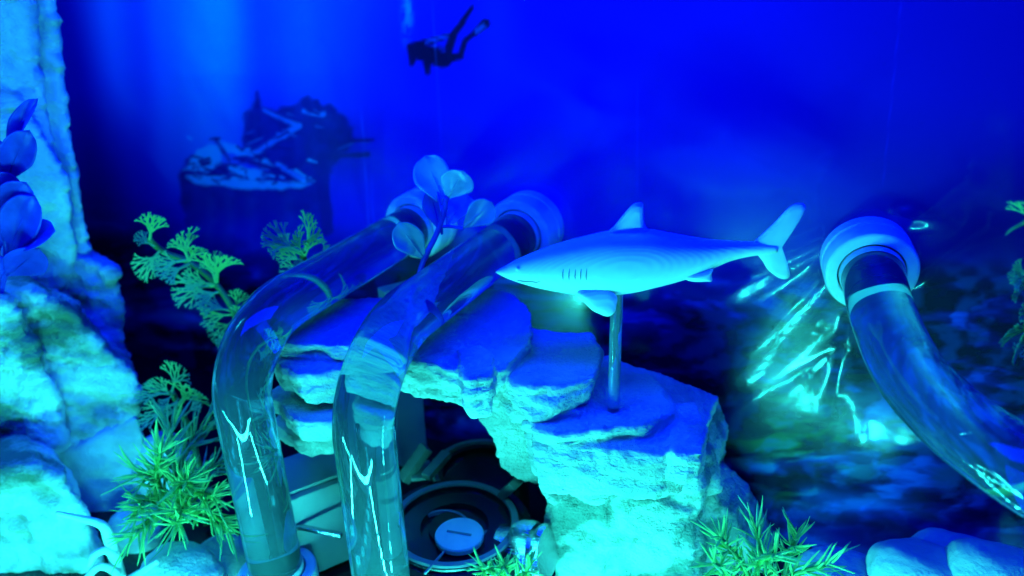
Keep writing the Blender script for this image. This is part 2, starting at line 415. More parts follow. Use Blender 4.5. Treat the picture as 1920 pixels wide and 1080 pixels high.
def lines(a, b, c, d, fine, coarse):
    return np.concatenate([np.linspace(a, b, int((b-a)/coarse), endpoint=False), np.linspace(b, c, int((c-b)/fine), endpoint=False), np.linspace(c, d, int((d-c)/coarse)+1)])
sl = lines(S0, sF-.07, sF+.06, S1, .0005, .0009); zl = lines(Z0, .015, .14, Z1, .0005, .0009); NS, NZ = len(sl), len(zl)
ss, zz = np.meshgrid(sl, zl); ss = ss.ravel(); zz = zz.ravel()
flat = W0[None, :]+ss[:, None]*WD[None, :]; flat[:, 2] = zz
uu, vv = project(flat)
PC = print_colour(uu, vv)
film_co = flat+(.0012+film_height(ss, zz))[:, None]*WN[None, :]
i0 = (np.arange(NZ-1)[:, None]*NS+np.arange(NS-1)[None, :]).ravel()
quads = np.stack([i0, i0+1, i0+1+NS, i0+NS], 1)
cu = uu[quads].mean(1); cv = vv[quads].mean(1)
dv = diver_sd(cu, cv) < 2; wk = (wreck_sd(cu, cv) < 3)
def sheet(name, sel, film=None, material=None):
    film = flat if film is None else film
    q = quads[sel]; ids, inv = np.unique(q, return_inverse=True); q = inv.reshape(-1, 4)
    me = bpy.data.meshes.new(name)
    me.vertices.add(len(ids)); me.vertices.foreach_set('co', film[ids].ravel())
    me.loops.add(q.size); me.loops.foreach_set('vertex_index', q.ravel().astype(np.int32))
    me.polygons.add(len(q)); me.polygons.foreach_set('loop_start', np.arange(0, q.size, 4, dtype=np.int32))
    me.polygons.foreach_set('use_smooth', np.ones(len(q), bool))
    me.update(calc_edges=True)
    ca = me.color_attributes.new('print', 'FLOAT_COLOR', 'POINT')
    ca.data.foreach_set('color', np.concatenate([PC[ids], np.ones((len(ids), 1))], 1).astype(np.float32).ravel())
    me.materials.append(material or M_FILMPRINT); o = bpy.data.objects.new(name, me); col.objects.link(o); return o
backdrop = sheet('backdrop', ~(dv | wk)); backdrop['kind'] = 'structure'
backdrop['label'] = 'glossy printed film backdrop of deep blue sea with wreck and diver'
o = under(sheet('printed_diver', dv), backdrop); o['label'] = 'scuba diver printed on the backdrop film'
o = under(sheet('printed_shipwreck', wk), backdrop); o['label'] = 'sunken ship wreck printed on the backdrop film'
under(sheet('clear_film', np.ones(len(quads), bool), film_co, M_CLEAR), backdrop)
V, Fc = box(W0+WD*(-.08)+np.array([0, 0, .15])-WN*.006, WAX, (.30, .165, .003))
o = link_mesh('back_panel', V, Fc, M_DARK, False); o['kind'] = 'structure'
# floor of the case
V, Fc = box((-.05, .22, -.006), (np.array([1., 0, 0]), np.array([0, 1., 0]), np.array([0, 0, 1.])), (.40, .30, .004))
o = link_mesh('floor', V, Fc, M_DARK, False); o['kind'] = 'structure'

# ------------------------------------------------------------------ rocks
def extrude_poly(top, vec, shrink=1.0):
    top = [np.asarray(p, float) for p in top]; c = sum(top)/len(top); n = len(top)
    bot = [c+(p-c)*shrink+np.asarray(vec) for p in top]
    Fc = [tuple(range(n)), tuple(range(2*n-1, n-1, -1))]
    for i in range(n): j = (i+1) % n; Fc.append((i, i+n, j+n, j))
    return top+bot, Fc
def slab(poly, z, th, shrink=.9):
    return extrude_poly([on_z(x, y, z) for x, y in poly], (0, 0, -th), shrink)
def face(poly, y, depth, shrink=.95, back=None):
    """an upright block whose front follows the outline at distance y"""
    return extrude_poly([on_y(x, yy, y) for x, yy in poly], (-WN if back is None else np.array(back))*depth, shrink)
LB = (-.62, .8, 0)
def rock(name, blocks, mat_, voxel=.0008, amp=.0012, strata=.0012, scale=.012, smooth=3, grain=.00020, seed=0):
    V = []; Fc = []
    for v, f in blocks:
        k = len(V); V += list(v); Fc += [tuple(i+k for i in q) for q in f]
    me = bpy.data.meshes.new('tmp'); me.from_pydata([tuple(map(float, p)) for p in V], [], Fc); me.update()
    bm = bmesh.new(); bm.from_mesh(me)
    bmesh.ops.recalc_face_normals(bm, faces=bm.faces); bm.to_mesh(me); bm.free()
    tmp = bpy.data.objects.new('tmp', me); col.objects.link(tmp)
    rm = tmp.modifiers.new('r', 'REMESH'); rm.mode = 'VOXEL'; rm.voxel_size = voxel; rm.use_smooth_shade = True
    sm = tmp.modifiers.new('s', 'SMOOTH'); sm.iterations = smooth; sm.factor = .5
    dg = bpy.context.evaluated_depsgraph_get()
    out = bpy.data.meshes.new_from_object(tmp.evaluated_get(dg)); bpy.data.objects.remove(tmp)
    n = len(out.vertices); P = np.empty(n*3); out.vertices.foreach_get('co', P); P = P.reshape(-1, 3)
    N = np.empty(n*3); out.vertex_normals.foreach_get('vector', N); N = N.reshape(-1, 3)
    side = 1-.88*np.clip(N[:, 2], 0, 1)**1.2
    Q = P/scale+seed
    big = fbm(Q*np.array([1, 1, 1.3]), 4)
    warp = P[:, 2]/.0042+1.6*fbm(Q*.6+9, 3)+P[:, 0]/.03
    lay = np.abs((warp % 1)-.5)*2; lay = lay**.6
    ridge = 1-np.abs(fbm(Q*1.7+31, 4))*2.2
    d = amp*big*(.25+.75*side)+strata*(lay-.6)*side*np.clip(.4+1.2*fbm(Q*.5+3, 2), 0, 1)+amp*.7*ridge*side-.0006*side*np.clip(fbm(Q*np.array([2.2, 2.2, 5.0])+51, 4), -.2, 1)+.5*amp*side*np.abs(fbm(Q*4.1+77, 3))+grain*fbm(P/.0022+seed, 2)
    P = P+N*d[:, None]
    out.vertices.foreach_set('co', P.ravel()); out.update()
    out.name = name; out.materials.clear(); out.materials.append(mat_)
    for p in out.polygons: p.use_smooth = True
    o = bpy.data.objects.new(name, out); col.objects.link(o); return o

zA, zB, zC, zD = .084, .0865, .0815, .0700
arch = thing('rock_arch', on_z(1150, 800, zD)*[1, 1, 0], 'pale layered rock arch with flat ledges carrying the shark on its rod', 'rock')
left_leg = [
    slab([(500, 640), (530, 598), (640, 562), (760, 556), (830, 590), (800, 640), (700, 652), (600, 646)], zA, .006, .93),
    slab([(505, 668), (560, 640), (700, 620), (800, 640), (720, 690), (640, 690), (560, 700)], zA-.006, .010, .92),
    slab([(500, 735), (560, 700), (690, 690), (700, 760), (640, 790), (560, 790)], zA-.020, .007, .92),
    slab([(505, 790), (560, 750), (690, 740), (700, 790), (640, 815), (560, 825)], zA-.030, .006, .90),
]
span = [
    slab([(690, 640), (760, 580), (830, 556), (900, 538), (962, 552), (995, 590), (990, 640), (940, 690), (890, 700), (760, 668)], zB, .006, .95),
    slab([(680, 660), (800, 620), (960, 620), (985, 670), (900, 712), (760, 690)], zB-.004, .009, .90),
    slab([(930, 688), (960, 620), (1000, 612), (1045, 624), (1108, 622), (1130, 652), (1114, 702), (1050, 722), (965, 718)], zC, .004, .97),
    slab([(925, 712), (960, 660), (1105, 650), (1122, 690), (1105, 730), (1040, 752), (965, 742)], zC-.004, .004, .94),
    slab([(930, 730), (970, 680), (1100, 680), (1108, 720), (1080, 762), (1010, 778), (950, 760)], zC-.008, .006, .85),
    slab([(862, 652), (900, 640), (925, 660), (915, 700), (875, 708)], zB+.003, .012, .9),
]
shoulder = [
    slab([(1000, 800), (1040, 740), (1090, 704), (1150, 694), (1218, 700), (1244, 728), (1260, 768), (1208, 794), (1120, 802), (1040, 812)], zD, .0022, .99),
    slab([(1000, 815), (1070, 740), (1220, 708), (1258, 745), (1268, 782), (1212, 806), (1130, 812), (1040, 822)], zD-.0026, .0022, .985),
    slab([(1000, 835), (1080, 760), (1240, 728), (1275, 775), (1292, 835), (1240, 852), (1130, 838), (1040, 840)], zD-.0055, .016, .92),
    slab([(1250, 756), (1305, 752), (1322, 808), (1318, 850), (1260, 850)], zD-.004, .010, .92),
    face([(858, 722), (960, 712), (1060, 770), (1040, 840), (1024, 880), (1008, 905), (972, 898), (938, 872), (932, 832), (905, 795)], .200, .028, .95),
    face([(980, 790), (1050, 760), (1300, 850), (1285, 880), (1200, 890), (1120, 950), (1040, 915), (1000, 880)], .179, .034, .95),
]
pillar = [
    face([(1016, 880), (1060, 850), (1290, 850), (1312, 905), (1304, 1000), (1310, 1260), (1060, 1260), (1040, 1060), (1020, 950)], .187, .034, .98),
    face([(1030, 930), (1150, 915), (1290, 960), (1300, 1240), (1065, 1240), (1045, 1040)], .185, .02, .98),
    face([(1290, 842), (1325, 850), (1342, 905), (1350, 918), (1318, 926), (1300, 930)], .194, .006, .9),
    face([(1300, 930), (1330, 925), (1370, 965), (1400, 1010), (1440, 1090), (1450, 1250), (1300, 1250)], .196, .020, .95),
]
for nm, bl, mm, kw in (('ledge', left_leg, M_ARCH, dict(seed=3.1)), ('span', span, M_ARCH, dict(seed=7.7)),
                       ('shoulder', shoulder, M_ARCH, dict(seed=1.9, amp=.0012, strata=.0009, smooth=6)), ('pillar', pillar, M_PILLAR, dict(seed=12.3, amp=.0018, strata=.0008))):
    under(rock(nm, bl, mm, **kw), arch)

# rock tower on the left, built of an upper column, a mossy shoulder and a footing
YT = .27
tower = thing('rock_tower', (-.19, .26, 0), 'tall pale rock tower rising past the edge of the backdrop', 'rock')
up = [face([(-160, -60), (92, -60), (110, 120), (128, 260), (150, 380), (162, 470), (178, 500), (180, 560), (-160, 560)], YT, .04, .96, LB),
      face([(-160, -40), (60, -40), (66, 100), (100, 300), (118, 420), (130, 560), (-160, 560)], YT-.006, .03, .98, LB),
      face([(-160, 180), (40, 190), (120, 330), (140, 470), (120, 540), (-160, 560)], YT-.012, .03, .95, LB)]
under(rock('column', up, M_PALE, voxel=.0012, amp=.0019, strata=.0004, scale=.020, seed=4.2, grain=.0009), tower)
mid = [face([(-160, 480), (150, 480), (208, 500), (222, 560), (234, 680), (150, 720), (-160, 720)], YT-.004, .03, .96, LB),
       face([(-160, 545), (60, 540), (150, 590), (200, 655), (256, 700), (262, 790), (240, 840), (-160, 860)], YT-.030, .05, .93, LB),
       face([(-160, 570), (10, 560), (60, 640), (110, 760), (120, 840), (-160, 860)], YT-.040, .04, .9, LB)]
under(rock('mossy_shoulder', mid, M_TOWER, voxel=.0011, amp=.0024, strata=.0020, scale=.010, smooth=1, seed=9.4, grain=.0010), tower)
low = [face([(-160, 800), (110, 850), (258, 780), (276, 890), (290, 1120), (-160, 1120)], YT-.032, .05, .98, LB)]
under(rock('footing', low, M_PALE, voxel=.0014, amp=.0012, strata=.0003, scale=.03, seed=2.4, grain=.0003), tower)
bould = [face([(-120, 890), (60, 868), (110, 890), (160, 960), (180, 1040), (190, 1180), (-120, 1180)], YT-.062, .03, .9, LB)]
o = rock('boulder', bould, M_TOWER, voxel=.0012, amp=.0030, strata=.0006, scale=.02, seed=6.4, grain=.0005)
tag(o, 'stained whitish boulder at the foot of the rock tower', 'rock')

# rounded stones along the foot of the backdrop
def stone(px, py, y, rx, ry, rz, seed, label, group='rounded stones along the foot of the backdrop', m_=None):
    bm = bmesh.new(); bmesh.ops.create_icosphere(bm, subdivisions=5, radius=1)
    P = np.array([v.co for v in bm.verts]); d = 1+.16*fbm(P*1.2+seed, 3)+.015*fbm(P*9+seed, 3)
    P = np.sign(P)*np.abs(P)**.82*d[:, None]*np.array([rx, ry, rz])
    c = on_y(px, py, y); R = np.array([WD, -WN, [0, 0, 1.0]]); P = P@R+c; P[:, 2] = np.maximum(P[:, 2], -.002)
    for v, p in zip(bm.verts, P): v.co = p
    me = bpy.data.meshes.new('stone'); bm.to_mesh(me); bm.free()
    return tag(link_me('stone', me, m_ or M_STONE), label, 'stone', group)
stone(1590, 1105, .176, .016, .010, .010, 1, 'low rounded stone between the needle plant and the larger stones')
stone(1730, 1095, .168, .015, .010, .0115, 5, 'broad smooth stone in the middle of the stone row')
stone(1790, 1072, .176, .013, .009, .0125, 8, 'tall smooth stone showing behind the other stones')
stone(1890, 1100, .160, .016, .010, .0115, 11, 'smooth pale stone under the coolant tube beside the creased film')

GB = 'pale stones round the green bush'
stone(318, 905, .240, .012, .010, .020, 21, 'upright pale stone half hidden behind the bushy needle plant', GB, M_PALE)
stone(345, 1085, .198, .015, .010, .010, 23, 'flat pale stone under the bushy needle plant', GB, M_PALE)
stone(425, 1068, .210, .012, .010, .011, 27, 'pale stone touching the foot of the coolant tube nearest the rock tower', GB, M_PALE)
stone(255, 1000, .222, .010, .008, .009, 29, 'small pale stone between white coral and bushy needle plant', GB, M_PALE)

# ------------------------------------------------------------------ coolant tubes with their fittings
TR = .008
def fitting(name, p, d, parent, s=1.0, deep=.0115):
    """a screwed collar seen end on: body, pale face, dark bore and milky seal"""
    p = np.asarray(p); R = .0122*s
    V, Fc = lathe(p, d, [(-.001, R*.9), (.0005, R), (.0040, R), (.0044, R*.965), (.0054, R*.965), (.0058, R), (deep-.0012, R), (deep-.0003, R*.975), (deep, R*.94)], 72)
    body = under(link_mesh(name, V, Fc, M_FIT, True, .5), parent)
    V, Fc = lathe(p, d, [(deep, R*.94), (deep+.0002, R*.90), (deep+.0002, R*.74), (deep-.0002, R*.72)], 72)
    under(link_mesh('face_ring', V, Fc, M_FACE, True, .5), body)
    V, Fc = lathe(p, d, [(deep-.0002, R*.72), (deep-.004, R*.705), (deep-.0045, TR*1.002)], 72)
    under(link_mesh('bore', V, Fc, M_BORE, True, .5), body)
    V, Fc = lathe(p, d, [(deep-.0045, TR*1.003), (deep-.0045, TR*1.05), (deep+.0012, TR*1.05), (deep+.0022, TR*1.02), (deep+.0022, TR*1.003)], 72)
    under(link_mesh('seal_ring', V, Fc, M_SEAL, True, .5), body)
    return body
def tube_run(path, label, fits):
    base = path[-1]
    t_ = thing('coolant_tube', (base[0], base[1], base[2]), label, 'tube', 'clear coolant tubes')
    V, Fc = sweep(path, TR, 64); under(link_mesh('tube_wall', V, Fc, M_TUBE), t_)
    inner = [path[0]+(path[1]-path[0])*.02]+list(path[1:-1])+[path[-1]+(path[-2]-path[-1])*.02]
    V, Fc = sweep(inner, TR*.76, 64); under(link_mesh('coolant', V, Fc, M_WATER), t_)
    for p, d in fits: fitting('fitting', p, d, t_)
    return t_
def bend(A, B, C, r, n=22):
    """straight A-B, rounded corner of radius r at B, straight B-C"""
    A, B, C = map(lambda q: np.asarray(q, float), (A, B, C))
    a = nz(A-B); c = nz(C-B); ang = math.acos(np.clip(a@c, -1, 1)); k = r/math.tan(ang/2)
    p, q = B+a*k, B+c*k; bis = nz(a+c); O = B+bis*(r/math.sin(ang/2)); out = []
    for i in range(8): out.append(A+(p-A)*i/8)
    e1 = nz(p-O); e2 = q-O; e2 = nz(e2-e1*(e2@e1)); tot = math.pi-ang
    for i in range(n+1): t_ = tot*i/n; out.append(O+r*(e1*math.cos(t_)+e2*math.sin(t_)))
    for i in range(1, 11): out.append(q+(C-q)*i/10)
    return out
F1 = on_wall(806, 408); F2 = on_wall(998, 420)
def horiz_corner(F, px, drop):
    # follow the fitting axis until the column px is reached
    best = min(np.linspace(.03, .14, 500), key=lambda k: abs(project((F+WN*k))[0]-px))
    return F+WN*best-np.array([0, 0, drop])
K1 = horiz_corner(F1, 425, .0035); K2 = horiz_corner(F2, 662, .003)
B1 = K1*[1, 1, 0]+np.array([.001, .0, .001]); B2 = K2*[1, 1, 0]+np.array([0, .0, .001])
tube_run(bend(F1+WN*.004, K1, B1, .024), 'clear coolant tube nearest the rock tower, bending down beside green bush', [(F1, K1-F1), (B1, K1-B1)])
tube_run(bend(F2+WN*.004, K2, B2, .026), 'clear coolant tube leaving the backdrop above the shark nose and bending down', [(F2, K2-F2), (B2, K2-B2)])
ax3 = nz(WN+np.array([.25, 0, -.10]))
path3 = spline([FITR+ax3*.003, FITR+ax3*.013, at(1655, 590, .199), at(1700, 690, .184), at(1775, 775, .169), at(1870, 848, .157), at(1990, 920, .148), at(2150, 985, .142)], 10)
tube_run(path3, 'clear coolant tube curving away from the creased film to the stones', [(FITR, ax3)])

# ------------------------------------------------------------------ shark on its rod
def shark_pt(px, py, off=0.0, d=.2):
    return at(px, py, d)
DS = .2
SX = nz(at(1460, 462, DS)-at(930, 510, DS))            # nose to tail
SW = nz(np.cross(SX, np.array([0, 0, 1.0])))           # towards the camera
if SW@(CAM-at(1100, 480, DS)) < 0: SW = -SW
SU = np.cross(SW, SX); SU = SU if SU[2] > 0 else -SU
O = at(930, 510.5, DS)
def S(px, py, lat=0.0):
    """point of the shark's middle plane seen at that pixel, moved sideways by lat"""
    r = ray(px, py); t_ = np.dot(O-CAM, SW)/np.dot(r, SW); return CAM+r*t_+SW*lat
PROF = [(929, 510, 511), (934, 506.5, 514), (945, 501, 519.5), (965, 490, 527), (995, 477, 536), (1030, 464, 543.5), (1065, 453, 549), (1100, 444, 551.5),
        (1140, 435, 551), (1180, 431, 547), (1220, 431, 538.5), (1260, 438, 529), (1300, 445, 517), (1330, 449.5, 505), (1365, 452, 490), (1400, 453.5, 481), (1430, 454, 477), (1455, 455.5, 474)]
xs = np.array([p[0] for p in PROF]); tp = np.array([p[1] for p in PROF]); bt = np.array([p[2] for p in PROF])
XX = np.concatenate([929+(np.linspace(0, 1, 16)**1.6)*30, np.linspace(962, 1455, 80)])
def cr(x, X, Y):
    m_ = np.gradient(Y, X); i = np.clip(np.searchsorted(X, x)-1, 0, len(X)-2); h = X[i+1]-X[i]; t_ = (x-X[i])/h
    return (2*t_**3-3*t_**2+1)*Y[i]+(t_**3-2*t_**2+t_)*h*m_[i]+(-2*t_**3+3*t_**2)*Y[i+1]+(t_**3-t_**2)*h*m_[i+1]
V = []; Fc = []; NK = 56
for x in XX:
    a_, b_ = cr(x, xs, tp), cr(x, xs, bt)
    T, Bm = S(x, a_), S(x, b_); mid_ = (T+Bm)/2; hh = np.linalg.norm(T-Bm)/2*.985
    f = (x-929)/(1455-929); wr = .80 if f > .25 else .95-.6*f
    if f > .7: wr = .80+.25*sstep(.7, 1, f)
    for k in range(NK):
        t_ = 2*math.pi*k/NK; cx, cz = math.cos(t_), math.sin(t_)
        cx = math.copysign(abs(cx)**.92, cx)
        V.append(mid_+SW*cx*hh*wr+SU*cz*hh)
for i in range(len(XX)-1):
    for k in range(NK): k2 = (k+1) % NK; Fc.append((i*NK+k, i*NK+k2, (i+1)*NK+k2, (i+1)*NK+k))
Fc.append(tuple(range(NK))); Fc.append(tuple((len(XX)-1)*NK+k for k in range(NK)))
# printed-plastic material with the layer lines of the print, one band per layer across the body
m, t, b = mat('printed_white_plastic')
b.inputs['Base Color'].default_value = (.87, .87, .87, 1); b.inputs['Roughness'].default_value = .42
b.inputs['Subsurface Weight'].default_value = .12; b.inputs['Subsurface Radius'].default_value = (.001, .001, .001); b.inputs['Subsurface Scale'].default_value = 1
_tc = nd(t, 'ShaderNodeTexCoord'); _dp = nd(t, 'ShaderNodeVectorMath', operation='DOT_PRODUCT')
_nn = nd(t, 'ShaderNodeTexNoise'); _nn.inputs['Scale'].default_value = 60
_dp.inputs[1].default_value = tuple(SW); t.links.new(_tc.outputs['Object'], _dp.inputs[0]); t.links.new(_tc.outputs['Object'], _nn.inputs[0])
_m1 = nd(t, 'ShaderNodeMath', operation='MULTIPLY_ADD'); _m1.inputs[1].default_value = 2*math.pi/.00042
_m0 = nd(t, 'ShaderNodeMath', operation='MULTIPLY'); _m0.inputs[1].default_value = 1.2
t.links.new(_nn.outputs['Fac'], _m0.inputs[0]); t.links.new(_m0.outputs[0], _m1.inputs[2])
t.links.new(_dp.outputs['Value'], _m1.inputs[0]); _s = nd(t, 'ShaderNodeMath', operation='SINE'); t.links.new(_m1.outputs[0], _s.inputs[0])
_bp = nd(t, 'ShaderNodeBump'); _bp.inputs['Strength'].default_value = .085; _bp.inputs['Distance'].default_value = .0003
t.links.new(_s.outputs[0], _bp.inputs['Height']); t.links.new(_bp.outputs[0], b.inputs['Normal'])
M_SHARK = m
M_SLIT = plain('dark_slit', (.28, .30, .32), .7)
rodbase = on_z(1150, 768, zD)
shark = thing('shark_figure', S(1157, 548), 'white plastic shark model with layer lines, mounted on a clear rod', 'figurine')
under(link_mesh('body', V, Fc, M_SHARK), shark)
def fin(name, poly, half, lat0=0.0, tilt=None, n=5):
    """thin fin with a lens section: edge thin, root thick"""
    P = [S(x, y) for x, y in poly]
    # densify the outline with a closed smooth curve
    m_ = len(P); Q = []
    for i in range(m_):
        a, b2, c, d = P[i-1], P[i], P[(i+1) % m_], P[(i+2) % m_]
        for k in range(4):
            s_ = k/4; Q.append(.5*((2*b2)+(-a+c)*s_+(2*a-5*b2+4*c-d)*s_*s_+(-a+3*b2-3*c+d)*s_**3))
    c0 = sum(Q)/len(Q); V = []; Fc = []; nq = len(Q)
    rings = [(1.0, .12), (.93, .45), (.75, .8), (.45, 1.0), (.0, 1.0)]
    for sg in (1, -1):
        for sc, th in rings:
            for q in Q: V.append(c0+(q-c0)*sc+SW*half*th*sg)
    for sidx in (0, 1):
        o_ = sidx*len(rings)*nq
        for r in range(len(rings)-1):
            for k in range(nq): k2 = (k+1) % nq; Fc.append((o_+r*nq+k, o_+r*nq+k2, o_+(r+1)*nq+k2, o_+(r+1)*nq+k))
    L = len(rings)*nq
    for k in range(nq): k2 = (k+1) % nq; Fc.append((k, k2, L+k2, L+k))
    V = np.array(V)
    if tilt is not None:
        root, axis, ang, shift = tilt
        q = np.array(Matrix.Rotation(ang, 3, Vector(axis))); V = (V-root)@q.T+root+SW*shift
    return under(link_mesh(name, V, Fc, M_SHARK), shark)
fin('dorsal_fin', [(1140, 440), (1152, 424), (1168, 404), (1184, 386), (1196, 380), (1205, 382), (1206, 400), (1208, 420), (1216, 438), (1180, 446)], .0016)
fin('tail_fin', [(1405, 466), (1418, 450), (1450, 420), (1480, 389), (1500, 381), (1510, 386), (1506, 400), (1486, 432), (1470, 455), (1464, 470), (1472, 492), (1481, 513), (1474, 523), (1458, 520), (1440, 506), (1430, 490), (1418, 476)], .0011)
fin('pelvic_fin', [(1272, 512), (1290, 505), (1320, 500), (1333, 497), (1330, 508), (1331, 520), (1318, 521), (1290, 521)], .0022, tilt=(S(1300, 505), SX, 0, .0018))
fin('anal_fin', [(1340, 490), (1365, 478), (1390, 478), (1385, 484), (1360, 490)], .0008)
fin('pectoral_fin', [(1078, 536), (1096, 530), (1130, 528), (1150, 540), (1149, 556), (1145, 568), (1133, 575), (1116, 570), (1100, 561)], .0011, tilt=(S(1110, 535), SX, math.radians(-14), .0050))
fin('pectoral_fin', [(1078, 536), (1096, 530), (1130, 528), (1150, 540), (1149, 556), (1145, 568), (1133, 575), (1116, 570), (1100, 561)], .0011, tilt=(S(1110, 535), SX, math.radians(50), -.0050))
# gill slits, mouth and eye lie on the flank
def flank(px, py):
    a_, b_ = cr(px, xs, tp), cr(px, xs, bt); T, Bm = S(px, a_), S(px, b_); mid_ = (T+Bm)/2; hh = np.linalg.norm(T-Bm)/2*.985
    f = (px-929)/526; wr = .80 if f > .25 else .95-.6*f
    # solve for the point of the section that shows at py
    best = None
    for k in range(-40, 41):
        t_ = k/41*math.pi/2; p = mid_+SW*(math.cos(t_)**.92)*hh*wr+SU*math.sin(t_)*hh
        e = abs(project(p)[1]-py)
        if best is None or e < best[0]: best = (e, p, nz(SW*math.cos(t_)+SU*math.sin(t_)))
    return best[1]+best[2]*.00008
for gx in (1052, 1063, 1074, 1084, 1094):
    V, Fc = sweep([flank(gx+dx, y) for dx, y in ((1.5, 504), (0, 511), (-.8, 518), (-.5, 525))], [.00004, .00015, .00015, .00004], 6)
    under(link_mesh('gill_slit', V, Fc, M_SLIT), shark)
V, Fc = sweep([flank(x, y) for x, y in ((968, 525), (978, 527), (990, 527.5), (1003, 529), (1010, 527))], [.0001, .00018, .00014, .00012, .00005], 6)
under(link_mesh('mouth', V, Fc, M_SLIT), shark)
e = flank(971, 505); V, Fc = lathe(e-SW*.0004, SW, [(0, .0006), (.0004, .00055), (.0006, .0003), (.00065, .00001)], 16)
under(link_mesh('eye', V, Fc, M_SHARK), shark)
# rod: a clear acrylic rod standing in the ledge
V, Fc = sweep([rodbase-np.array([0, 0, .002]), rodbase+np.array([0, 0, .001]), S(1157, 545, 0)-np.array([0, 0, .0]), S(1158, 530, 0)], .00165, 32)
rod = tag(link_mesh('clear_rod', V, Fc, M_ROD), 'thin clear acrylic rod holding up the white shark', 'rod')

# ------------------------------------------------------------------ plants
def fan_leaf_mesh(name, material, seed, lev=4):
    """one much divided leaf, unit length along +Y, lying in XY, cupped"""
    r_ = random.Random(seed); V = []; Fc = []
    def seg(p, q, w0, w1):
        d = (q-p).normalized(); s = Vector((d.y, -d.x, 0)); k = len(V)
        for pt, w_ in ((p, w0), (q, w1)):
            for sx, sz in ((-1, 0), (0, .6), (1, 0), (0, -.6)): V.append(pt+s*sx*w_+Vector((0, 0, sz*w_)))
        for i in range(4): j = (i+1) % 4; Fc.append((k+i, k+j, k+4+j, k+4+i))
        Fc.append((k+4, k+5, k+6, k+7))
    def grow(p, ang, L, w_, l):
        q = p+Vector((math.sin(ang)*L, math.cos(ang)*L, 0)); q.z = .18*q.y*q.y+.25*q.x*q.x
        seg(p, q, w_, w_*.8)
        if l > 0:
            for s in ((-1, 1) if l < lev else (-1.7, -.65, .65, 1.7)):
                grow(q, ang+s*r_.uniform(.24, .42), L*r_.uniform(.62, .85), w_*.82, l-1)
    grow(Vector((0, 0, 0)), 0, .30, .042, lev)
    m_ = max(v.y for v in V); V = [v/m_ for v in V]
    me = bpy.data.meshes.new(name); me.from_pydata(V, [], Fc); me.materials.append(material); me.update(); return me
FANS = [fan_leaf_mesh('feather_leaf', M_GREEN, k) for k in range(5)]
def place_leaf(me, name, p, q, parent, roll=0.0, wide=1.0):
    p, q = np.asarray(p), np.asarray(q); L = np.linalg.norm(q-p); Y = (q-p)/L
    Zv = nz(CAM-p); Zv = nz(Zv-Y*(Zv@Y)); X = np.cross(Y, Zv)
    c, s = math.cos(roll), math.sin(roll); X2 = X*c+Zv*s; Z2 = np.cross(X2, Y)
    o = bpy.data.objects.new(name, me); col.objects.link(o)
    M_ = Matrix(((X2[0]*L*wide, Y[0]*L, Z2[0]*L, p[0]), (X2[1]*L*wide, Y[1]*L, Z2[1]*L, p[1]), (X2[2]*L*wide, Y[2]*L, Z2[2]*L, p[2]), (0, 0, 0, 1)))
    o.matrix_basis = M_; o.parent = parent; o.matrix_parent_inverse = Matrix.Translation(-Vector(parent.location)); return o
def feather_plant(stem, leaves, y, base, label, extra=0):
    P = [on_y(a, b2, y+.004*math.sin(i)) for i, (a, b2) in enumerate(stem)]+[np.asarray(base)]
    t_ = thing('feathery_plant', base, label, 'plant', 'green plastic plants')
    V, Fc = sweep(spline(P, 6), .0011, 8); under(link_mesh('stem', V, Fc, M_STEM), t_)
    for i, (x1, y1, x2, y2) in enumerate(leaves):
        dy = random.uniform(-.008, .004)
        place_leaf(random.choice(FANS), 'leaf', on_y(x1, y1, y), on_y(x2, y2, y+dy), t_, random.uniform(-.7, .7), random.uniform(.8, 1.1))
    return t_
fl = on_z(400, 1090, .0)
feather_plant([(278, 448), (310, 474), (355, 492), (405, 533), (440, 590), (452, 660), (430, 800)],
              [(280, 455, 288, 388), (300, 470, 262, 512), (290, 462, 250, 442), (355, 490, 330, 425), (350, 488, 282, 498), (355, 495, 292, 525), (355, 490, 372, 448),
               (405, 530, 412, 462), (405, 535, 335, 520), (405, 535, 325, 545), (405, 530, 385, 470), (440, 585, 452, 535), (440, 585, 362, 568), (440, 590, 375, 592), (442, 600, 400, 628), (445, 610, 470, 570),
               (448, 640, 395, 640), (420, 545, 358, 560), (300, 470, 275, 500)],
              .252, (fl[0], .235, 0), 'tall feathery green plant rising beside the rock tower')
feather_plant([(322, 735), (335, 760), (352, 800), (370, 860)],
              [(322, 735, 342, 676), (322, 738, 254, 738), (325, 745, 285, 705), (332, 755, 264, 788), (335, 760, 372, 712), (340, 770, 300, 775), (345, 780, 385, 745), (325, 740, 300, 760)],
              .235, (fl[0]-.012, .225, 0), 'small feathery green sprig low beside the rock tower')
feather_plant([(566, 470), (572, 500), (585, 560), (600, 600)],
              [(568, 474, 486, 436), (568, 472, 606, 402), (568, 478, 500, 450), (574, 492, 520, 470), (576, 505, 525, 512), (574, 494, 640, 468), (572, 480, 590, 430), (576, 500, 622, 492), (570, 478, 540, 430), (580, 512, 545, 500)],
              .245, on_y(600, 600, .235), 'feathery green sprig growing on the arch behind the coolant tubes')
feather_plant([(1945, 400), (1938, 500), (1935, 600), (1950, 800)],
              [(1940, 420, 1906, 408), (1940, 430, 1935, 370), (1936, 528, 1882, 520), (1936, 520, 1890, 500), (1937, 535, 1890, 545), (1936, 640, 1884, 648), (1936, 625, 1886, 600), (1937, 650, 1900, 672), (1940, 600, 1900, 580)],
              .150, on_z(1950, 1140, .0), 'feathery green plant in front of the film beside the single curving tube')

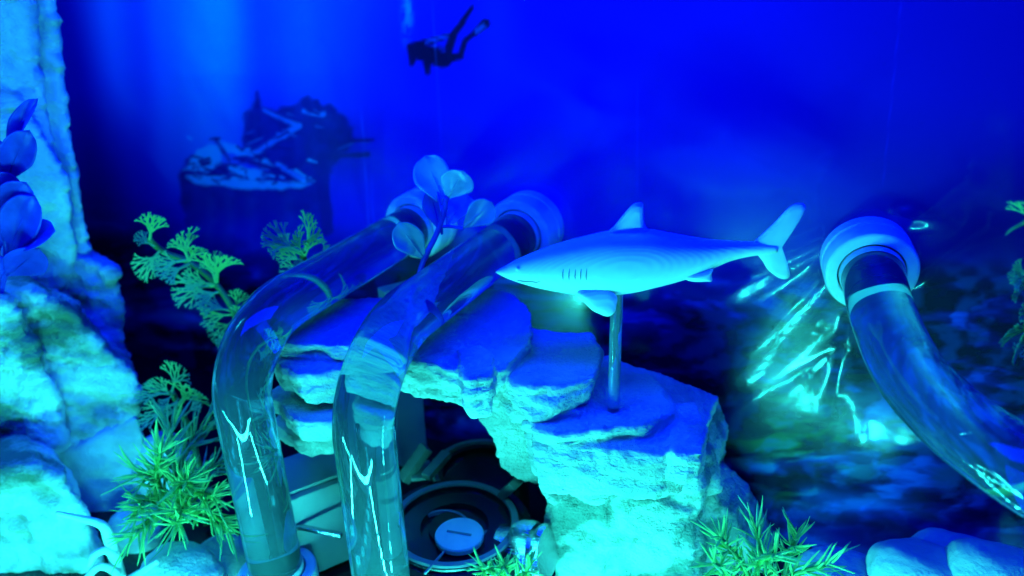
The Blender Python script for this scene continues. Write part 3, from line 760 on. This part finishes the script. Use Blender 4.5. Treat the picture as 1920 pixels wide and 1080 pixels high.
def needle_mesh(name, material, seed):
    """flat pointed needle along +Y, unit length, slightly bowed"""
    V = []; Fc = []
    for i, (y, w_) in enumerate(((0, .022), (.35, .034), (.7, .030), (1, .008))):
        z = .30*y*y*(1 if seed else -1)
        for sx, sz in ((-1, 0), (0, .5), (1, 0), (0, -.5)): V.append((sx*w_+(.10*y*y if seed == 2 else 0), y, z+sz*w_))
    for i in range(3):
        for k in range(4): j = (k+1) % 4; Fc.append((i*4+k, i*4+j, i*4+4+j, i*4+4+k))
    Fc.append((12, 13, 14, 15))
    me = bpy.data.meshes.new(name); me.from_pydata(V, [], Fc); me.materials.append(material); me.update(); return me
NEED = [needle_mesh('needle', M_NEEDLE, k) for k in range(3)]
def needle_bush(base, sprigs, label, L=.0085, step=.0034, fuzz=5):
    t_ = thing('needle_plant', base, label, 'plant', 'green plastic plants')
    n = 0; fuzz_v = []; fuzz_f = []
    for tip in sprigs:
        base_ = np.asarray(base, float); tip = np.asarray(tip)
        midp = (base_+tip)/2+np.array([random.uniform(-.004, .004), random.uniform(-.004, .004), .006])
        path = spline([base_, midp, tip], 10); V, Fc = sweep(path, [.0007]*(len(path)-1)+[.0003], 6)
        under(link_mesh('stem', V, Fc, M_STEM), t_)
        seg = np.linalg.norm(tip-base_); k = max(6, int(seg/step)); 
        for i in range(k):
            f = .25+.75*i/(k-1); idx = min(len(path)-2, int(f*(len(path)-1))); p = path[idx]+(path[idx+1]-path[idx])*(f*(len(path)-1)-idx)
            d = nz(path[idx+1]-path[idx]); u, v, _ = frame(d)
            for s in range(3+fuzz):
                a = i*1.3+s*2.09+random.uniform(-.3, .3); q = u*math.cos(a)+v*math.sin(a)
                e_ = nz(d*random.uniform(.8, 1.2)+q*random.uniform(.55, .85)); l = L*random.uniform(.75, 1.15)
                if s < 3: place_leaf(random.choice(NEED), 'needle', p, p+e_*l, t_, random.uniform(-1, 1)); n += 1
                else:
                    p2 = p+d*step*random.uniform(-.5, .5); V2, F2 = sweep([p2, p2+e_*l*.35, p2+e_*l*.72+q*l*.02, p2+e_*l*random.uniform(.8, 1)], [.00022, .00034, .00028, .00006], 4)
                    o_ = len(fuzz_v); fuzz_v += V2; fuzz_f += [tuple(i_+o_ for i_ in f_) for f_ in F2]
    if fuzz: o = under(link_mesh('fine_needles', fuzz_v, fuzz_f, M_NEEDLE), t_); o['kind'] = 'stuff'
    return t_
bb_ = on_y(362, 1075, .212); bb_[2] = .012
needle_bush(bb_, [on_y(x, y, yy) for x, y, yy in ((268, 890, .205), (262, 955, .196), (322, 812, .218), (385, 800, .222), (425, 860, .214), (256, 1000, .190), (300, 850, .2), (350, 900, .196), (400, 930, .199), (330, 980, .188), (425, 985, .197))],
            'bushy green needle plant between rock tower and clear coolant tube', L=.0125, step=.0050)
b2_ = on_y(1440, 1180, .16); b2_[2] = max(b2_[2], .002)
needle_bush(b2_, [on_y(x, y, yy) for x, y, yy in ((1352, 1010, .150), (1418, 992, .158), (1490, 1012, .156), (1548, 1060, .150), (1340, 1058, .142), (1450, 1040, .142))],
            'green needle plant at the foot of the rock pillar beside the stones', L=.0085, step=.0066)
b3_ = on_y(935, 1210, .15); b3_[2] = max(b3_[2], .004)
needle_bush(b3_, [on_y(x, y, yy) for x, y, yy in ((905, 1066, .148), (945, 1062, .150), (985, 1072, .148))],
            'small green needle tips below the pump plug', L=.0065, step=.006)

def broad_leaf(name, base, tip, wid, material, parent, cup=.25, roll=0.0, heart=.72):
    base, tip = np.asarray(base), np.asarray(tip); L = np.linalg.norm(tip-base); Y = (tip-base)/L
    Zv = nz(CAM-base); Zv = nz(Zv-Y*(Zv@Y)); X = np.cross(Y, Zv)
    c, s = math.cos(roll), math.sin(roll); X, Zv = X*c+Zv*s, Zv*c-X*s
    V = []; Fc = []; nu, nv = 18, 12
    for sgn in (1, -1):
        for i in range(nu+1):
            u = i/nu; wprof = (math.sin(math.pi*u**heart*.5)**1.15 if u < .6 else None)
            wv = (u/.62)**.85 if u < .62 else math.sqrt(max(0, 1-((u-.62)/.38)**2.2))
            for j in range(nv+1):
                v = j/nv*2-1
                z = cup*L*(.25*v*v*wv-.45*(u-.5)**2)+.012*L*math.sin(9*u+3*v)+.010*L*(1-abs(v))**6
                V.append(base+Y*u*L+X*v*wv*wid/2+Zv*(z+sgn*.00012))
    st = (nu+1)*(nv+1)
    for sidx in (0, 1):
        for i in range(nu):
            for j in range(nv):
                a = sidx*st+i*(nv+1)+j; Fc.append((a, a+1, a+nv+2, a+nv+1))
    rim = [i*(nv+1) for i in range(nu+1)]+[nu*(nv+1)+j for j in range(1, nv+1)]+[i*(nv+1)+nv for i in range(nu-1, -1, -1)]+[j for j in range(nv-1, 0, -1)]
    for a, b2 in zip(rim, rim[1:]+rim[:1]): Fc.append((a, b2, b2+st, a+st))
    o = under(link_mesh(name, V, Fc, material), parent)
    V, Fc = sweep([base+Y*L*u+Zv*(cup*L*(-.45*(u-.5)**2)+.0101*L+.0001) for u in np.linspace(0, .9, 8)], [.00035*(1-.8*u) for u in np.linspace(0, 1, 8)], 6)
    under(link_mesh('vein', V, Fc, material), o)
    return o
pl = thing('broad_leaf_plant', on_y(775, 580, .212), 'translucent bluish broad leaf plant growing between the two coolant tubes', 'plant')
YP = .212
def pp(x, y, dy=0): return on_y(x, y, YP+dy)
V, Fc = sweep(spline([pp(775, 580), pp(790, 500), pp(818, 440), pp(832, 400), pp(838, 368)], 6), .0008, 10)
under(link_mesh('stem', V, Fc, M_DLEAF), pl)
broad_leaf('leaf', pp(838, 392), pp(796, 292, .004), .0108, M_FILM, pl, .35, .25)
broad_leaf('leaf', pp(838, 374), pp(868, 322, -.004), .0098, M_FILM, pl, .3, -.2)
broad_leaf('leaf', pp(828, 440), pp(806, 352, .004), .0085, M_DLEAF, pl, .3, .9)
broad_leaf('leaf', pp(836, 425), pp(878, 366, .006), .0085, M_FILM, pl, .3, .5)
broad_leaf('leaf', pp(868, 428, -.002), pp(922, 380, -.004), .0085, M_FILM, pl, .3, -.3)
broad_leaf('leaf', pp(797, 488), pp(748, 420, -.006), .0090, M_FILM, pl, .4, .25)
V, Fc = sweep(spline([pp(797, 488), pp(802, 478), pp(808, 462)], 4), .0005, 8); under(link_mesh('stem', V, Fc, M_DLEAF), pl)
V, Fc = sweep(spline([pp(868, 428, -.002), pp(845, 425), pp(826, 425)], 4), .0005, 8); under(link_mesh('stem', V, Fc, M_DLEAF), pl)

dl = thing('dusky_leaf_plant', on_y(0, 560, .236), 'dusky broad leaf plant leaning on the rock tower', 'plant')
YD = .232
V, Fc = sweep(spline([on_y(0, 560, YD+.004), on_y(12, 480, YD-.004), on_y(5, 380, YD-.006), on_y(8, 300, YD-.006)], 6), .0009, 8)
under(link_mesh('stem', V, Fc, M_DLEAF), dl)
for x1, y1, x2, y2, w_, r_ in ((8, 300, 64, 186, .006, .6), (8, 345, 52, 248, .011, .1), (0, 345, -40, 250, .012, 0), (5, 400, -10, 325, .014, -.3), (10, 420, 45, 345, .013, .2),
                               (20, 470, 98, 430, .012, .8), (12, 480, 60, 370, .014, .3), (0, 470, -40, 400, .014, .2), (12, 520, 70, 470, .014, -.4), (0, 530, -40, 490, .014, 0)):
    broad_leaf('leaf', on_y(x1, y1, YD-.004), on_y(x2, y2, YD-.012), w_*.85, M_DLEAF, dl, .3, r_)

# white branching coral at the foot of the tower
cr_ = thing('white_coral', on_y(235, 1110, .195), 'small white branching coral at the foot of the rock tower', 'coral')
YC = .192
for pts, r in (([(105, 962), (140, 970), (190, 984), (204, 1010), (216, 1050), (232, 1110)], [.0007, .0010, .0014, .0018, .0020, .0022]),
               ([(166, 1062), (176, 1042), (196, 1032), (214, 1040)], [.0008, .0012, .0012, .0014]),
               ([(296, 1052), (270, 1070), (240, 1090)], [.0008, .0012, .0016]), ([(150, 1100), (180, 1066), (200, 1064), (220, 1075)], [.001, .0012, .0012, .0014])):
    P = spline([on_y(x, y, YC+.002*i) for i, (x, y) in enumerate(pts)], 8)
    V, Fc = sweep(P, np.interp(np.linspace(0, 1, len(P)), np.linspace(0, 1, len(r)), r), 14)
    under(link_mesh('branch', V, Fc, M_WHITE), cr_)

# ------------------------------------------------------------------ pump under the arch
ZP = .026
pc = on_z(852, 985, ZP)
pump = thing('pump', pc*[1, 1, 0], 'round black pump top with concentric rings under the rock arch', 'pump')
Zv = np.array([0, 0, 1.0])
V, Fc = lathe(pc*[1, 1, 0], Zv, [(0, .024), (ZP-.001, .024), (ZP, .0232), (ZP, .0205), (ZP+.0012, .0202), (ZP+.0012, .0172), (ZP, .0170), (ZP, .0105), (ZP-.002, .0100), (ZP-.002, .0080), (ZP-.0005, .0078), (ZP-.0005, .0001)], 96)
under(link_mesh('housing', V, Fc, M_DARK, True, .4), pump)
V, Fc = lathe(pc, Zv, [(.0013, .0198), (.0020, .0195), (.0020, .0178), (.0013, .0175)], 96); under(link_mesh('ring', V, Fc, M_GREYP, True, .4), pump)
V, Fc = lathe(pc+[-.004, -.001, 0], Zv, [(-.0015, .0092), (-.0003, .0090), (-.0003, .0082), (-.0015, .0080)], 64); under(link_mesh('ring', V, Fc, M_GREYP, True, .4), pump)
plug_p = on_z(861, 1000, ZP+.003)
V, Fc = lathe(plug_p-[0, 0, .004], Zv, [(0, .0045), (.002, .0045), (.002, .0072), (.0035, .0073), (.0040, .0070), (.0040, .00001)], 64)
plug = tag(link_mesh('plug', V, Fc, M_PLUG, True, .4), 'round white slotted plug screwed into the black pump', 'plug')
sd = nz(on_z(890, 990, ZP)-on_z(830, 980, ZP))
V, Fc = box(plug_p+[0, 0, .0001], (sd, np.cross(Zv, sd), Zv), (.0038, .00035, .0002)); under(link_mesh('slot', V, Fc, M_GREYP, False), plug)
# second round housing behind
pc2 = on_z(900, 880, .022); pc2 = pc2
res = thing('reservoir', pc2*[1, 1, 0], 'dark round reservoir with pale rim in the shadow of the arch', 'reservoir')
V, Fc = lathe(pc2*[1, 1, 0], Zv, [(0, .017), (.021, .017), (.022, .016), (.022, .013), (.020, .0125), (.020, .0001)], 80); under(link_mesh('housing', V, Fc, M_DARK, True, .4), res)
V, Fc = lathe(pc2+[0, 0, .0002], Zv, [(0, .0168), (.0012, .0165), (.0012, .0150), (0, .0147)], 80); under(link_mesh('rim', V, Fc, M_GREYP, True, .4), res)
def bar(name, label, p, q, wdt, th, m_, cat='bracket', grp=None):
    p, q = np.asarray(p), np.asarray(q); d = nz(q-p); s = nz(np.cross(d, Zv)); n = np.cross(s, d)
    V, Fc = box((p+q)/2, (d, s, n), (np.linalg.norm(q-p)/2, wdt/2, th/2))
    return tag(bevelled(name, V, Fc, m_, .0003), label, cat, grp)
bar('bracket', 'grey bracket bar leaning by the coolant tube beside the pump under the arch', on_z(756, 900, .020), on_z(800, 838, .030), .005, .003, M_GREYP)
bar('bracket', 'grey bracket bar leaning between pump and reservoir', on_z(798, 895, .028), on_z(838, 850, .030), .0035, .0025, M_GREYP)
bar('bracket', 'short grey bracket under the hanging rock shoulder', on_z(945, 925, .028), on_z(968, 905, .034), .005, .003, M_GREYP)
bar('shelf_plate', 'small pale plate lying behind the grey bracket bars', on_z(770, 885, .022), on_z(808, 880, .022), .010, .0012, M_BOX, 'plate')
bar('metal_pin', 'thin shiny metal pin lying between the two coolant tubes', on_z(548, 985, .022), on_z(640, 1004, .022), .0018, .0014, M_CHROME, 'pin')
bar('thin_rod', 'thin grey rod lying below the white slotted plug', on_z(842, 1024, .0278), on_z(796, 1076, .0278), .0008, .0008, M_GREYP, 'rod')
# satin box behind the first tube
c = on_z(575, 905, .030)
bx = thing('block', c*[1, 1, 0], 'satin grey box standing behind the coolant tube nearest the rock tower', 'box')
ang = math.radians(32); a1 = np.array([math.cos(ang), math.sin(ang), 0]); a2 = np.array([-math.sin(ang), math.cos(ang), 0])
V, Fc = box(c*[1, 1, 0]+[0, .004, .016], (a1, a2, Zv), (.013, .012, .016)); under(bevelled('casing', V, Fc, M_BOX, .0009), bx)
V, Fc = box(c*[1, 1, 0]+[0, .004, .0325], (a1, a2, Zv), (.0105, .0095, .0008)); under(bevelled('lid', V, Fc, M_BOX, .0004), bx)
# tall pale plate behind the second tube
V, Fc = box(on_y(765, 790, .262)*[1, 1, 0]+[0, 0, .038], (a1, a2, Zv), (.006, .003, .038))
tag(bevelled('upright_plate', V, Fc, M_BOX, .0006), 'upright grey plate behind the coolant tube beside the pump', 'plate')
# knurled metal fitting by the pillar
kp = on_z(985, 1030, .022); kd = nz(np.array([.75, -.35, .15]))
kn = thing('knurled_fitting', kp*[1, 1, 0], 'knurled shiny metal fitting lying beside the rock pillar', 'fitting')
prof = [(-.008, .0065), (-.003, .0065), (-.003, .0080), (-.001, .0086), (.0025, .0086), (.0035, .0080), (.0035, .0068), (.0050, .0068), (.0050, .0080), (.0062, .0084), (.0075, .0080), (.0078, .0060), (.0078, .0001)]
u, v, d = frame(kd); V = []; Fc = []; n = 120
for a, r in prof:
    for k in range(n):
        rr = r*(1.0-(.035 if k % 2 and r > .0078 else 0)); V.append(kp+d*a+(u*math.cos(2*math.pi*k/n)+v*math.sin(2*math.pi*k/n))*rr)
for i in range(len(prof)-1):
    for k in range(n): k2 = (k+1) % n; Fc.append((i*n+k, i*n+k2, (i+1)*n+k2, (i+1)*n+k))
under(link_mesh('nut', V, Fc, M_CHROME, True, .4), kn)
V, Fc = lathe(kp, kd, [(-.02, .0045), (-.0075, .0045), (-.0075, .0060), (-.0070, .0062)], 48); under(link_mesh('barb', V, Fc, M_GREYP, True, .4), kn)

# ------------------------------------------------------------------ LED strips of the case, seen as rows of dots in tubes and film, plus one added unseen
bm = bmesh.new(); bmesh.ops.create_icosphere(bm, subdivisions=2, radius=.0018)
for f in bm.faces: f.smooth = True
LEDME = bpy.data.meshes.new('led'); bm.to_mesh(LEDME); bm.free(); LEDME.materials.append(M_LED)
LEDDIM = LEDME.copy(); LEDDIM.materials.clear(); LEDDIM.materials.append(M_LED_SOFT)
def led_strip(p, q, n, label, up, me=None):
    p, q = np.asarray(p, float), np.asarray(q, float); d = nz(q-p); upv = nz(up); s = np.cross(d, upv)
    t_ = thing('led_strip', p, label, 'led strip', 'LED strips along the case frame')
    V, Fc = box((p+q)/2, (d, s, upv), (np.linalg.norm(q-p)/2+.006, .005, .0008)); under(link_mesh('strip_tape', V, Fc, M_FIT, False), t_)
    for i in range(n):
        o = bpy.data.objects.new('led', me or LEDME); col.objects.link(o); o.location = tuple(p+(q-p)*i/(n-1)+upv*.0024)
        o.parent = t_; o.matrix_parent_inverse = Matrix.Translation(-Vector(t_.location))
led_strip((-.25, .080, .003), (.010, .074, .003), 33, 'long green LED strip along the front edge of the case floor', (0, .25, 1))
led_strip((-.005, .142, .003), (.150, .128, .003), 16, 'green LED strip on the case floor in front of the stones', (0, .25, 1), LEDDIM)
led_strip((-.022, .085, .003), (-.016, .158, .003), 11, 'green LED strip on the case floor running up to the tube beside the pump', (0, .1, 1))
led_strip((-.118, .090, .003), (-.104, .138, .003), 8, 'green LED strip on the case floor running up to the tube nearest the rock tower', (0, .1, 1))
led_strip((-.240, .205, .205), (-.240, .205, .320), 7, 'upright green LED strip added out of view to light the rock tower', (.6, 1, 0))  # unseen strip added to light the tower, set above the film's reflections
